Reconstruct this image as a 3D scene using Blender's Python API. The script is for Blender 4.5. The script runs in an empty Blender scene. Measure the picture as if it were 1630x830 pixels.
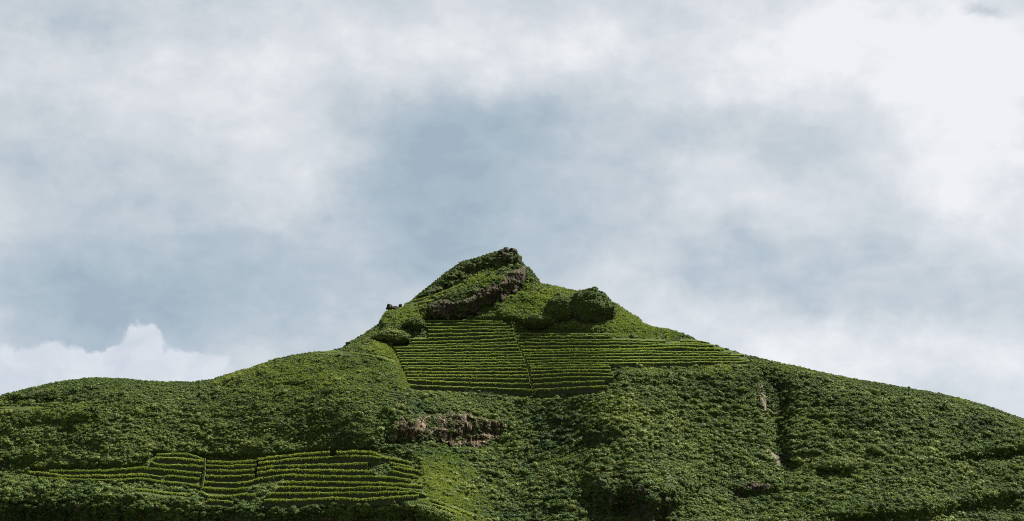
import bpy, math, random
import numpy as np
from mathutils import Vector

R = math.radians
rng = np.random.default_rng(11)
random.seed(5)
scene = bpy.context.scene
C = scene.collection

# ------------------------------------------------------------------ camera
PITCH, F, CAMZ = R(13.0), 2508.0, 1.7          # F: focal length in pixels of the 1630-wide frame
cam_d = bpy.data.cameras.new('camera')
cam_d.sensor_width = 36.0
cam_d.lens = F / 1630.0 * 36.0
cam_d.clip_start, cam_d.clip_end = 0.5, 20000.0
cam = bpy.data.objects.new('camera', cam_d)
cam.location = (0, 0, CAMZ)
cam.rotation_euler = (R(90) + PITCH, 0, 0)
C.objects.link(cam)
scene.camera = cam

# ------------------------------------------------------------------ sun direction, exposure
SUN_EL, SUN_B = R(59), R(10)                    # from the right, high
SUN = Vector((math.cos(SUN_EL) * math.cos(SUN_B), math.cos(SUN_EL) * math.sin(SUN_B), math.sin(SUN_EL)))
sun_d = bpy.data.lights.new('sun', 'SUN')
sun_d.energy = 5.0
sun_d.angle = R(0.55)
sun_d.color = (1.0, 0.94, 0.84)
sun = bpy.data.objects.new('sun', sun_d)
sun.rotation_euler = SUN.to_track_quat('Z', 'Y').to_euler()
sun.location = (200, 300, 600)
C.objects.link(sun)
scene.view_settings.view_transform = 'Standard'
scene.view_settings.look = 'None'
scene.view_settings.exposure = 2.1
scene.view_settings.gamma = 1.0
scene.view_settings.use_curve_mapping = False
scene.cycles.max_bounces = 6
scene.cycles.diffuse_bounces = 3
scene.cycles.transmission_bounces = 3
scene.cycles.glossy_bounces = 2
scene.cycles.use_denoising = False
scene.cycles.filter_width = 1.0


def srgb(r, g, b):
    f = lambda c: (c / 255 / 12.92) if c / 255 <= 0.04045 else ((c / 255 + 0.055) / 1.055) ** 2.4
    return (f(r), f(g), f(b), 1.0)


def pix_azel(px, py):
    x, y, z = (px - 815) / F, 1.0, (415 - py) / F
    c, s = math.cos(PITCH), math.sin(PITCH)
    y, z = y * c - z * s, y * s + z * c
    return math.degrees(math.atan2(x, y)), math.degrees(math.atan2(z, math.hypot(x, y)))


# ------------------------------------------------------------------ world: Nishita sky behind layered cloud
class NT:
    """small helper to write node trees"""
    def __init__(self, tree):
        self.t = tree; self.n = tree.nodes; self.l = tree.links
    def node(self, typ, **kw):
        nd = self.n.new(typ)
        for k, v in kw.items():
            setattr(nd, k, v)
        return nd
    def set(self, sock, v):
        if hasattr(v, 'is_linked') or isinstance(v, bpy.types.NodeSocket):
            self.l.new(v, sock)
        else:
            sock.default_value = v
    def math(self, op, a, b=None, c=None, clamp=False):
        nd = self.node('ShaderNodeMath', operation=op); nd.use_clamp = clamp
        self.set(nd.inputs[0], a)
        if b is not None: self.set(nd.inputs[1], b)
        if c is not None: self.set(nd.inputs[2], c)
        return nd.outputs[0]
    def vec(self, op, a, b=None, out=0):
        nd = self.node('ShaderNodeVectorMath', operation=op)
        self.set(nd.inputs[0], a)
        if b is not None: self.set(nd.inputs[1], b)
        return nd.outputs[out]
    def noise(self, vec, scale, detail=4, rough=0.5, color=False, dist=0.0):
        nd = self.node('ShaderNodeTexNoise')
        if vec is not None: self.set(nd.inputs['Vector'], vec)
        nd.inputs['Scale'].default_value = scale
        nd.inputs['Detail'].default_value = detail
        nd.inputs['Roughness'].default_value = rough
        nd.inputs['Distortion'].default_value = dist
        return nd.outputs['Color'] if color else nd.outputs['Fac']
    def ramp(self, fac, stops, interp='LINEAR'):
        nd = self.node('ShaderNodeValToRGB')
        nd.color_ramp.interpolation = interp
        el = nd.color_ramp.elements
        while len(el) < len(stops): el.new(0.5)
        for e, (p, c) in zip(el, stops):
            e.position = p
            e.color = c if len(c) == 4 else (*c, 1)
        self.set(nd.inputs[0], fac)
        return nd.outputs[0]
    def mix(self, fac, a, b, blend='MIX'):
        nd = self.node('ShaderNodeMix', data_type='RGBA', blend_type=blend)
        self.set(nd.inputs[0], fac); self.set(nd.inputs[6], a); self.set(nd.inputs[7], b)
        return nd.outputs[2]
    def maprange(self, v, a, b, c=0.0, d=1.0, smooth=True):
        nd = self.node('ShaderNodeMapRange', interpolation_type='SMOOTHSTEP' if smooth else 'LINEAR')
        self.set(nd.inputs[0], v)
        for i, q in enumerate((a, b, c, d)): nd.inputs[i + 1].default_value = q
        return nd.outputs[0]


world = bpy.data.worlds.new('World')
scene.world = world
world.use_nodes = True
world.cycles.sampling_method = 'MANUAL'
world.cycles.sample_map_resolution = 512
w = NT(world.node_tree)
w.n.clear()
wout = w.node('ShaderNodeOutputWorld')
sky = w.node('ShaderNodeTexSky', sky_type='NISHITA')
sky.sun_disc = False
sky.sun_elevation = SUN_EL
sky.sun_rotation = math.atan2(SUN.x, SUN.y)
sky.altitude = 2900
bg_sky = w.node('ShaderNodeBackground')
bg_sky.inputs[1].default_value = 0.05
w.l.new(sky.outputs[0], bg_sky.inputs[0])

tc = w.node('ShaderNodeTexCoord')
D = w.vec('NORMALIZE', tc.outputs['Generated'])
sep = w.node('ShaderNodeSeparateXYZ'); w.l.new(D, sep.inputs[0])
az = w.math('MULTIPLY', w.math('ARCTAN2', sep.outputs[0], sep.outputs[1]), 57.2958)
el = w.math('MULTIPLY', w.math('ARCSINE', sep.outputs[2]), 57.2958)
comb = w.node('ShaderNodeCombineXYZ')
w.l.new(az, comb.inputs[0]); w.l.new(el, comb.inputs[1])
AE = comb.outputs[0]
warp = w.vec('SUBTRACT', w.noise(D, 7.0, 6, 0.55, color=True), (0.5, 0.5, 0.5))
warp2 = w.vec('SUBTRACT', w.noise(D, 22.0, 5, 0.6, color=True), (0.5, 0.5, 0.5))
AEw = w.vec('ADD', AE, w.vec('MULTIPLY', warp, (5.5, 4.5, 0)))
AEw = w.vec('ADD', AEw, w.vec('MULTIPLY', warp2, (2.6, 2.2, 0)))
PXD = math.degrees(1 / F)


def blob(vec, px, py, sx, sy, amp):
    a, e = pix_azel(px, py)
    d = w.vec('MULTIPLY', w.vec('SUBTRACT', vec, (a, e, 0)), (1 / (sx * PXD), 1 / (sy * PXD), 0))
    q = w.vec('DOT_PRODUCT', d, d, out=1)
    return w.math('MULTIPLY', w.math('EXPONENT', w.math('MULTIPLY', q, -1.0)), amp)


# thin, bluish openings (-) and thick, sunlit banks (+) of the cloud layer
BLOBS = [(670, 270, 150, 130, -.36), (790, 190, 170, 90, -.24), (540, 400, 150, 80, -.30), (760, 380, 150, 110, -.22),
         (300, 470, 300, 85, -.36), (80, 500, 160, 90, -.22), (1010, 230, 150, 110, -.10), (1090, 250, 180, 90, -.05),
         (960, 350, 120, 60, -.10), (1250, 200, 240, 50, -.10), (1040, 40, 60, 70, -.18), (130, 10, 60, 30, -.15),
         (180, 280, 170, 60, -.04), (60, 270, 90, 60, -.06), (1420, 430, 200, 90, -.15), (1190, 480, 150, 60, -.13), (1100, 430, 90, 70, -.08),
         (1590, 500, 70, 60, -.12), (1300, 230, 110, 80, -.08), (1540, 5, 26, 12, -.45),
         (360, 150, 150, 70, .26), (560, 110, 150, 90, .22), (140, 100, 110, 60, .18), (760, 60, 240, 70, .36),
         (960, 40, 110, 60, .2), (1310, 70, 300, 110, .46), (1570, 220, 150, 170, .40), (1560, 90, 160, 120, .2), (1200, 330, 160, 60, .20),
         (1100, 300, 60, 45, .15), (1500, 330, 100, 70, .16), (930, 440, 130, 40, .08), (1450, 590, 260, 60, .38), (1280, 550, 110, 40, .18),
         (1050, 520, 80, 30, .14), (575, 395, 70, 60, .26), (460, 280, 110, 90, .26), (200, 215, 220, 90, .10)]
d = None
for b in BLOBS:
    g = blob(AEw, *b)
    d = g if d is None else w.math('ADD', d, g)
fb = w.math('SUBTRACT', w.noise(D, 9.0, 8, 0.55, dist=0.4), 0.5)
fb2 = w.math('SUBTRACT', w.noise(w.vec('MULTIPLY', D, (1, 1, 1.9)), 30.0, 7, 0.55, dist=0.3), 0.5)
d = w.math('ADD', d, w.math('MULTIPLY', fb, 0.70))
d = w.math('ADD', d, w.math('MULTIPLY', fb2, 0.52))
fb3 = w.math('SUBTRACT', w.noise(D, 75.0, 5, 0.6, dist=0.5), 0.5)
d = w.math('ADD', d, w.math('MULTIPLY', fb3, 0.2))
d = w.math('ADD', d, 0.53)
cloud_col = w.ramp(d, [(0.0, srgb(163, 180, 193)), (0.28, srgb(182, 196, 205)), (0.52, srgb(204, 211, 217)),
                       (0.74, srgb(221, 225, 229)), (1.0, srgb(242, 243, 244))], 'LINEAR')
# a separate cumulus bank low on the left, with a crisper edge
cw = w.vec('ADD', AE, w.vec('MULTIPLY', warp2, (2.4, 2.0, 0)))
warp3 = w.vec('SUBTRACT', w.noise(D, 70.0, 4, 0.6, color=True), (0.5, 0.5, 0.5))
cw = w.vec('ADD', cw, w.vec('MULTIPLY', warp3, (0.7, 0.6, 0)))
cm = None
for b in [(228, 548, 34, 34, 1.0), (150, 580, 110, 34, 1.0), (40, 600, 90, 36, 1.0), (300, 585, 70, 30, 1.0), (240, 600, 140, 40, .9), (-120, 620, 160, 50, 1.0)]:
    g = blob(cw, *b)
    cm = g if cm is None else w.math('MAXIMUM', cm, g)
cmask = w.maprange(cm, 0.30, 0.52)
cshade = w.noise(cw, 0.55, 5, 0.6)
cum_col = w.ramp(cshade, [(0.3, srgb(206, 212, 222)), (0.65, srgb(228, 231, 236))])
cloud_col = w.mix(w.math('MULTIPLY', cmask, 0.92), cloud_col, cum_col)
bg_cloud = w.node('ShaderNodeBackground')
w.l.new(cloud_col, bg_cloud.inputs[0])
bg_cloud.inputs[1].default_value = 0.233
mixs = w.node('ShaderNodeMixShader')
mixs.inputs[0].default_value = 0.95
w.l.new(bg_sky.outputs[0], mixs.inputs[1]); w.l.new(bg_cloud.outputs[0], mixs.inputs[2])
w.l.new(mixs.outputs[0], wout.inputs[0])

# ------------------------------------------------------------------ noise and geometry helpers
def _hash(ix, iy, iz, seed):
    h = (ix.astype(np.int64) * 374761393 + iy.astype(np.int64) * 668265263 + iz.astype(np.int64) * 2147483647 + seed * 1274126177) & 0xFFFFFFFF
    h = ((h ^ (h >> 13)) * 1274126177) & 0xFFFFFFFF
    return ((h ^ (h >> 16)) & 0xFFFFFF) / float(0xFFFFFF)


def vnoise(x, y, z, seed=0):
    x, y, z = np.broadcast_arrays(np.asarray(x, float), np.asarray(y, float), np.asarray(z, float))
    ix, iy, iz = np.floor(x), np.floor(y), np.floor(z)
    fx, fy, fz = x - ix, y - iy, z - iz
    fx, fy, fz = [f * f * f * (f * (f * 6 - 15) + 10) for f in (fx, fy, fz)]
    r = 0
    for dx in (0, 1):
        for dy in (0, 1):
            for dz in (0, 1):
                wgt = (fx if dx else 1 - fx) * (fy if dy else 1 - fy) * (fz if dz else 1 - fz)
                r = r + wgt * _hash(ix + dx, iy + dy, iz + dz, seed)
    return r * 2 - 1


def fbm(x, y, z, seed=0, oct=4, gain=0.5):
    s, a, t = 0, 1.0, 0
    for k in range(oct):
        s = s + a * vnoise(x * 2 ** k + 7.3 * k, y * 2 ** k - 3.1 * k, z * 2 ** k + 1.7 * k, seed + k)
        t += a; a *= gain
    return s / t


CP, SP = math.cos(PITCH), math.sin(PITCH)


def at(px, py, Y):
    """the point of the place at distance Y that shows at that spot of the photograph"""
    px, py, Y = np.broadcast_arrays(np.asarray(px, float), np.asarray(py, float), np.asarray(Y, float))
    x, zc = (px - 815) / F, (415 - py) / F
    y, z = CP - zc * SP, SP + zc * CP
    k = Y / y
    return np.stack([x * k, Y, CAMZ + z * k], -1)


def to_pix(p):
    p = np.asarray(p, float)
    x, y, z = p[..., 0], p[..., 1], p[..., 2] - CAMZ
    yc, zc = y * CP + z * SP, -y * SP + z * CP
    return 815 + F * x / yc, 415 - F * zc / yc


def interp(pts, px):
    a = np.array(pts, float)
    return np.interp(px, a[:, 0], a[:, 1])


def sstep(a, b, x):
    t = np.clip((x - a) / (b - a), 0, 1)
    return t * t * (3 - 2 * t)


def in_poly(px, py, poly):
    px, py = np.asarray(px, float), np.asarray(py, float)
    ins = np.zeros(px.shape, bool)
    n = len(poly)
    for i in range(n):
        x0, y0 = poly[i]; x1, y1 = poly[(i + 1) % n]
        if y0 == y1: continue
        c = ((y0 > py) != (y1 > py)) & (px < (x1 - x0) * (py - y0) / (y1 - y0) + x0)
        ins ^= c
    return ins


def poly_dist(px, py, poly):
    """signed-ish distance (positive outside) to a polygon, in frame pixels"""
    px, py = np.asarray(px, float), np.asarray(py, float)
    best = np.full(px.shape, 1e9)
    n = len(poly)
    for i in range(n):
        x0, y0 = poly[i]; x1, y1 = poly[(i + 1) % n]
        dx, dy = x1 - x0, y1 - y0
        L = dx * dx + dy * dy + 1e-9
        t = np.clip(((px - x0) * dx + (py - y0) * dy) / L, 0, 1)
        best = np.minimum(best, np.hypot(px - x0 - t * dx, py - y0 - t * dy))
    return np.where(in_poly(px, py, poly), -best, best)


def line_dist(px, py, pts):
    px, py = np.asarray(px, float), np.asarray(py, float)
    best = np.full(px.shape, 1e9)
    for (x0, y0), (x1, y1) in zip(pts[:-1], pts[1:]):
        dx, dy = x1 - x0, y1 - y0
        t = np.clip(((px - x0) * dx + (py - y0) * dy) / (dx * dx + dy * dy + 1e-9), 0, 1)
        best = np.minimum(best, np.hypot(px - x0 - t * dx, py - y0 - t * dy))
    return best


def mesh_np(name, V, Fq, mat, smooth=True):
    V = np.asarray(V, np.float32).reshape(-1, 3)
    Fq = np.asarray(Fq, np.int32)
    k = Fq.shape[1]
    me = bpy.data.meshes.new(name)
    me.vertices.add(len(V)); me.vertices.foreach_set('co', V.ravel())
    me.loops.add(Fq.size); me.loops.foreach_set('vertex_index', Fq.ravel())
    me.polygons.add(len(Fq))
    me.polygons.foreach_set('loop_start', np.arange(0, Fq.size, k, dtype=np.int32))
    me.polygons.foreach_set('use_smooth', np.full(len(Fq), smooth))
    me.update(calc_edges=True)
    if mat is not None: me.materials.append(mat)
    return me


def link(name, me, parent=None, loc=(0, 0, 0)):
    o = bpy.data.objects.new(name, me)
    C.objects.link(o)
    o.location = loc
    if parent is not None: o.parent = parent
    return o


def tag(o, label=None, cat=None, group=None, kind=None):
    if label: o['label'] = label
    if cat: o['category'] = cat
    if group: o['group'] = group
    if kind: o['kind'] = kind
    return o


def grid_faces(nr, nc, wrap=False):
    r, c = np.meshgrid(np.arange(nr - 1), np.arange(nc if wrap else nc - 1), indexing='ij')
    c1 = (c + 1) % nc
    return np.stack([r * nc + c, r * nc + c1, (r + 1) * nc + c1, (r + 1) * nc + c], -1).reshape(-1, 4)


# ------------------------------------------------------------------ materials
def new_mat(name):
    m = bpy.data.materials.new(name)
    m.use_nodes = True
    t = NT(m.node_tree)
    t.n.clear()
    return m, t


def leaf_mat(name, dark, mid, light, transl=0.3, rough=0.55, bend=0.0):
    m, t = new_mat(name)
    at_ = t.node('ShaderNodeAttribute', attribute_type='INSTANCER', attribute_name='tint')
    oi = t.node('ShaderNodeObjectInfo')
    gi = t.node('ShaderNodeNewGeometry')
    tcn = gi.outputs['Position']
    big = t.noise(tcn, 0.035, 3, 0.55)
    small = t.noise(tcn, 0.9, 3, 0.6)
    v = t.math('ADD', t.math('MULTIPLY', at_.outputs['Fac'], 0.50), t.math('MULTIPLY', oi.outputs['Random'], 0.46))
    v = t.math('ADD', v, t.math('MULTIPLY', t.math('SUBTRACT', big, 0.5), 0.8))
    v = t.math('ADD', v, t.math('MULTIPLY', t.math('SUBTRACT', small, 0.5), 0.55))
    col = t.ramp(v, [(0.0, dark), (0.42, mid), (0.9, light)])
    dry = t.math('MULTIPLY', t.maprange(t.math('ADD', oi.outputs['Random'], t.math('MULTIPLY', t.math('SUBTRACT', t.noise(tcn, 0.06, 3, 0.6), 0.5), 0.5)), 0.90, 1.05), 0.55)
    col = t.mix(dry, col, (.135, .120, .048, 1))
    b = t.node('ShaderNodeBsdfPrincipled')
    t.l.new(col, b.inputs['Base Color'])
    b.inputs['Roughness'].default_value = rough
    b.inputs['Specular IOR Level'].default_value = 0.10
    tr = t.node('ShaderNodeBsdfTranslucent')
    if bend:      # leaves of a bush shade together, as a rounded mass
        oc = t.node('ShaderNodeTexCoord')
        vt = t.node('ShaderNodeVectorTransform', vector_type='NORMAL', convert_from='OBJECT', convert_to='WORLD')
        t.l.new(t.vec('NORMALIZE', t.vec('SUBTRACT', oc.outputs['Object'], (0, 0, 0.15))), vt.inputs[0])
        nn = t.vec('NORMALIZE', t.vec('ADD', gi.outputs['Normal'], t.vec('MULTIPLY', t.vec('NORMALIZE', vt.outputs[0]), (bend, bend, bend))))
        t.l.new(nn, b.inputs['Normal'])
    t.l.new(t.mix(1.0, col, (1.15, 1.25, 0.55, 1), 'MULTIPLY'), tr.inputs[0])
    ms = t.node('ShaderNodeMixShader'); ms.inputs[0].default_value = transl
    t.l.new(b.outputs[0], ms.inputs[1]); t.l.new(tr.outputs[0], ms.inputs[2])
    o = t.node('ShaderNodeOutputMaterial'); t.l.new(ms.outputs[0], o.inputs[0])
    return m


def surf_mat(name, build, rough=0.9, bump=None):
    m, t = new_mat(name)
    g = t.node('ShaderNodeNewGeometry')
    col, h = build(t, g.outputs['Position'], g)
    b = t.node('ShaderNodeBsdfPrincipled')
    t.l.new(col, b.inputs['Base Color'])
    b.inputs['Roughness'].default_value = rough
    b.inputs['Specular IOR Level'].default_value = 0.05
    if h is not None:
        bp = t.node('ShaderNodeBump'); bp.inputs['Strength'].default_value = bump[0]; bp.inputs['Distance'].default_value = bump[1]
        t.l.new(h, bp.inputs['Height']); t.l.new(bp.outputs[0], b.inputs['Normal'])
    o = t.node('ShaderNodeOutputMaterial'); t.l.new(b.outputs[0], o.inputs[0])
    return m


def b_hill(t, p, g):
    n1 = t.noise(p, 0.05, 4, 0.6); n2 = t.noise(p, 1.3, 4, 0.65)
    v = t.math('ADD', t.math('MULTIPLY', n1, 0.6), t.math('MULTIPLY', n2, 0.5))
    return t.ramp(v, [(0.3, (.014, .021, .007)), (0.55, (.026, .037, .011)), (0.75, (.046, .056, .017))]), n2


def b_rock(cols, moss, mscale=0.25, mlo=0.45, mhi=0.62):
    def f(t, p, g):
        st = t.vec('MULTIPLY', p, (1.0, 1.0, 0.16))
        n1 = t.noise(st, 0.8, 6, 0.72, dist=0.8); n2 = t.noise(p, 2.2, 4, 0.65)
        col = t.ramp(t.math('ADD', t.math('MULTIPLY', n1, 0.75), t.math('MULTIPLY', n2, 0.25)), [(0.34, cols[0]), (0.46, cols[1]), (0.54, cols[2]), (0.64, cols[3])])
        sx = t.node('ShaderNodeSeparateXYZ'); t.l.new(g.outputs['Normal'], sx.inputs[0])
        up = t.math('ADD', t.noise(p, mscale, 5, 0.65), t.math('MULTIPLY', sx.outputs[2], 0.22))
        mk = t.maprange(up, mlo, mhi)
        mc = t.ramp(n2, [(0.35, (.012, .020, .006)), (0.65, (.034, .048, .014))])
        return t.mix(t.math('MULTIPLY', mk, moss), col, mc), t.math('ADD', n1, t.math('MULTIPLY', n2, 0.4))
    return f


def b_wall(t, p, g):
    st = t.vec('MULTIPLY', p, (1.0, 1.0, 1.5))
    vo = t.node('ShaderNodeTexVoronoi'); vo.inputs['Scale'].default_value = 2.4; t.l.new(st, vo.inputs['Vector'])
    n1 = t.noise(p, 0.7, 5, 0.65)
    n2 = t.noise(p, 3.0, 3, 0.6)
    stone = t.ramp(t.math('ADD', t.math('MULTIPLY', n2, .6), t.math('MULTIPLY', n1, .4)), [(0.3, (.018, .017, .014)), (0.55, (.036, .033, .027)), (0.75, (.07, .063, .052))])
    moss = t.ramp(n2, [(0.35, (.014, .024, .008)), (0.65, (.036, .052, .015))])
    return t.mix(t.maprange(n1, 0.40, 0.58), stone, moss), t.math('ADD', vo.outputs['Distance'], n2)


M = {}
M['shrub'] = leaf_mat('shrub_leaves', (.014, .027, .009, 1), (.054, .083, .023, 1), (.126, .152, .041, 1), 0.24, 0.6, 0.6)
M['weed'] = leaf_mat('wall_weeds', (.014, .027, .009, 1), (.054, .083, .023, 1), (.126, .152, .041, 1), 0.24, 0.6)
M['grass'] = leaf_mat('grass_blades', (.045, .074, .017, 1), (.092, .124, .029, 1), (.165, .180, .052, 1), 0.40)
M['hill'] = surf_mat('scrubby_soil', b_hill, bump=(0.5, 0.3))
M['tread'] = surf_mat('terrace_turf', lambda t, p, g: (t.ramp(t.noise(p, 1.2, 4, .6), [(0.3, (.036, .058, .014)), (0.7, (.085, .112, .026))]), None))
M['wall'] = surf_mat('mossy_dry_stone', b_wall, bump=(0.7, 0.15))
M['rock_brown'] = surf_mat('brown_cliff_rock', b_rock([(.008, .007, .006, 1), (.018, .014, .012, 1), (.042, .031, .026, 1), (.12, .090, .075, 1)], 0.22), bump=(1.0, 0.8))
M['rock_tan'] = surf_mat('tan_ribbed_rock', b_rock([(.008, .006, .005, 1), (.020, .015, .011, 1), (.062, .046, .034, 1), (.30, .23, .17, 1)], 0.3), bump=(1.0, 0.7))
M['rock_dark'] = surf_mat('dark_overgrown_rock', b_rock([(.012, .011, .010, 1), (.027, .023, .019, 1), (.055, .047, .038, 1), (.13, .11, .09, 1)], 0.85, 0.3, 0.38, 0.56), bump=(1.0, 0.8))
M['knoll'] = surf_mat('mossy_knoll_rock', b_rock([(.010, .010, .008, 1), (.020, .019, .014, 1), (.038, .036, .026, 1), (.085, .078, .06, 1)], 0.95, 0.3, 0.28, 0.48), bump=(1.0, 0.8))
M['stone_dark'] = surf_mat('dark_lichened_stone', b_rock([(.010, .0095, .008, 1), (.020, .018, .016, 1), (.036, .033, .029, 1), (.075, .07, .06, 1)], 0.35), bump=(0.8, 0.3))
M['step'] = surf_mat('worn_step_stone', lambda t, p, g: (t.ramp(t.noise(p, 1.1, 4, .6), [(0.35, (.05, .07, .02)), (0.6, (.08, .09, .04)), (0.8, (.14, .13, .09))]), None))
M['ground'] = surf_mat('valley_grass', lambda t, p, g: (t.ramp(t.noise(p, 0.02, 6, .6), [(0.3, (.045, .065, .02)), (0.7, (.09, .11, .035))]), None))
M['soil'] = surf_mat('pale_bare_earth', b_rock([(.022, .017, .014, 1), (.05, .04, .033, 1), (.10, .082, .068, 1), (.20, .165, .14, 1)], 0.35), bump=(0.8, 0.4))

# ------------------------------------------------------------------ the shape of the hill
SKYLINE = [(-900, 1004), (-500, 850), (-300, 752), (-100, 668), (0, 630), (20, 625), (60, 615), (90, 609), (140, 602), (200, 603), (240, 607),
           (280, 608), (310, 608), (340, 604), (360, 597), (400, 585), (440, 571), (480, 563), (520, 559), (546, 554), (555, 546), (575, 535),
           (592, 523), (605, 515), (612, 500), (618, 493), (640, 490), (662, 472), (690, 450), (715, 430), (735, 417), (760, 410), (780, 403),
           (795, 399), (822, 401), (828, 412), (833, 421), (846, 430), (854, 442), (860, 451), (880, 456), (905, 461), (925, 463), (945, 466), (962, 472), (985, 487),
           (1000, 498), (1015, 506), (1022, 515), (1040, 522), (1065, 525), (1090, 533), (1112, 542), (1140, 550), (1170, 560), (1200, 569),
           (1240, 578), (1300, 591), (1350, 602), (1400, 610), (1450, 619), (1500, 628), (1550, 640), (1590, 653), (1630, 667), (1800, 738),
           (2100, 860), (2540, 1004)]
SLOPE = 0.34        # metres deeper per frame pixel upwards (about 40 degrees)
# spurs come nearer (-), hollows fall back (+): (line, width px, metres)
RIDGES = [([(560, 640), (600, 700), (612, 745), (680, 800), (760, 870)], 66, -12),
          ([(960, 590), (990, 660), (1040, 760), (1060, 860)], 75, -15),
          ([(800, 640), (800, 720), (830, 860)], 80, 12),
          ([(720, 560), (830, 560), (860, 640)], 90, 6),
          ([(1226, 606), (1246, 650), (1238, 690), (1240, 720), (1250, 745)], 17, 11.5), ([(1210, 600), (1220, 640), (1236, 690)], 9, 4), ([(1180, 790), (1230, 780)], 14, 4), ([(985, 760), (1000, 830)], 14, 4), ([(1050, 790), (1056, 850)], 10, 4),
          ([(1380, 620), (1420, 720), (1400, 860)], 110, -14),
          ([(1560, 660), (1590, 860)], 70, 8),
          ([(330, 640), (340, 760)], 70, 7),
          ([(150, 620), (170, 740)], 90, -8),
          ([(800, 400), (815, 440), (800, 470)], 34, -5)]
# cliffs: the slope stands up on these lines (line, half height px, metres, end fade px)
CLIFFS = [([(670, 498), (730, 494), (765, 482), (800, 462), (836, 442)], 15, 4.3, 12),
          ([(655, 470), (690, 458), (715, 442), (745, 428), (790, 414), (822, 412)], 11, 3.5, 12),
          ([(612, 690), (660, 686), (730, 686), (808, 684)], 24, 6.0, 18),
          ([(938, 782), (975, 800), (1010, 792), (1045, 812), (1092, 788)], 27, 8.5, 34),
          ([(-60, 812), (120, 815), (400, 822), (640, 815), (735, 845)], 26, 7.5, 30),
          ([(1160, 785), (1240, 786)], 15, 3.0, 12),
          ([(-60, 640), (40, 634), (100, 628)], 10, 2.5, 14), ([(0, 738), (60, 735)], 12, 2.5, 12), ([(30, 672), (150, 668)], 9, 2.0, 20),
          ([(930, 695), (1000, 690)], 14, 2.5, 14), ([(1300, 745), (1365, 748)], 12, 2.5, 15),
          ([(1505, 726), (1560, 724), (1640, 716)], 9, 4.0, 12), ([(1330, 825), (1476, 816), (1630, 790)], 12, 4.5, 30)]
UP_POLY = [(676, 506), (650, 530), (618, 552), (632, 575), (640, 596), (646, 610), (655, 622), (760, 633), (850, 637), (980, 628), (985, 592),
           (1100, 592), (1205, 580), (1190, 562), (1130, 538), (1075, 536), (1010, 527), (870, 522), (815, 508)]
LOW_POLY = [(40, 748), (80, 742), (225, 738), (242, 718), (330, 724), (420, 724), (500, 714), (600, 712), (665, 732), (686, 780), (690, 795),
            (600, 800), (500, 802), (420, 808), (330, 806), (300, 792), (210, 782), (60, 770)]


def sky_y(px):
    return interp(SKYLINE, px)


def depth(px, py):
    px, py = np.broadcast_arrays(np.asarray(px, float), np.asarray(py, float))
    base = 628 + 0.00009 * (px - 800) ** 2 * np.where(px < 800, 0.55, 0.8)
    Y = base + SLOPE * (830 - py)
    for pts, wd, amp in RIDGES:
        Y = Y + amp * np.exp(-(line_dist(px, py, pts) / wd) ** 2)
    # the left shoulder stands in front of the terraced hollow
    edge = interp([(500, 548), (560, 548), (624, 556), (640, 578), (648, 604), (652, 640)], px)
    xe = np.interp(py, [540, 556, 578, 604, 650, 720], [600, 622, 634, 646, 668, 700])
    Y = Y - 9.0 * sstep(6, -22, px - xe) * sstep(535, 562, py) * sstep(760, 650, py)
    for pts, hh, amp, fade in CLIFFS:
        xs = [p[0] for p in pts]
        t = (py - interp(pts, px)) / hh
        win = sstep(xs[0] - fade, xs[0] + fade, px) * sstep(xs[-1] + fade, xs[-1] - fade, px)
        Y = Y + amp * win * t * np.exp(0.5 - 0.5 * t * t)
    dsky = np.maximum(py - sky_y(px), 0)
    summit = np.exp(-((px - 770) / 110) ** 2)
    Y = Y + (16 - 11 * summit) * np.exp(-dsky / (20 - 8 * summit))
    return Y


def terrace_mask(px, py):
    a = sstep(3, -5, poly_dist(px, py, UP_POLY))
    b = sstep(3, -5, poly_dist(px, py, LOW_POLY))
    return np.maximum(a, b)


def hill_depth(px, py):
    return depth(px, py) + 3.2 * terrace_mask(px, py)


# front: columns along the hill, rows from the skyline down to the valley floor
cols = np.unique(np.concatenate([np.arange(-900, -60, 14.0), np.arange(-60, 1700, 3.5), np.arange(1700, 2541, 14.0)]))
NR = 170
tt = np.linspace(0, 1, NR) ** 1.12
PX = np.repeat(cols[None, :], NR, 0)
SKY = sky_y(cols)[None, :]
PY = SKY + (1008 - SKY) * tt[:, None]
tm_grid = terrace_mask(PX, PY)
Yg = depth(PX, PY) + 3.2 * tm_grid
P = at(PX, PY, Yg)
wob = np.clip((PY - SKY) / 12, 0.25, 1) * (1 - 0.8 * tm_grid)
P[..., 1] += wob * (2.6 * fbm(P[..., 0] / 16, Yg / 16, P[..., 2] / 16, 3, 3) + 1.7 * fbm(P[..., 0] / 4.5, Yg / 4.5, P[..., 2] / 4.5, 9, 3))
old = np.clip(0.9 * np.exp(-((PX - 1110) / 150) ** 2 - ((PY - 640) / 70) ** 2) + 0.5 * np.exp(-((PX - 1420) / 200) ** 2 - ((PY - 690) / 80) ** 2)
              + 0.35 * np.exp(-((PX - 330) / 260) ** 2 - ((PY - 660) / 50) ** 2), 0, 1) * (1 - tm_grid)
ph_ = (P[..., 2] + 1.6 * fbm(P[..., 0] / 20, 0, 0, 61, 3)) / 3.1
P[..., 1] -= 3.0 * old * (ph_ - np.floor(ph_) - 0.5)
P[..., 2] += wob * 0.9 * fbm(P[..., 0] / 5, Yg / 5, P[..., 2] / 5, 21, 2)
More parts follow.
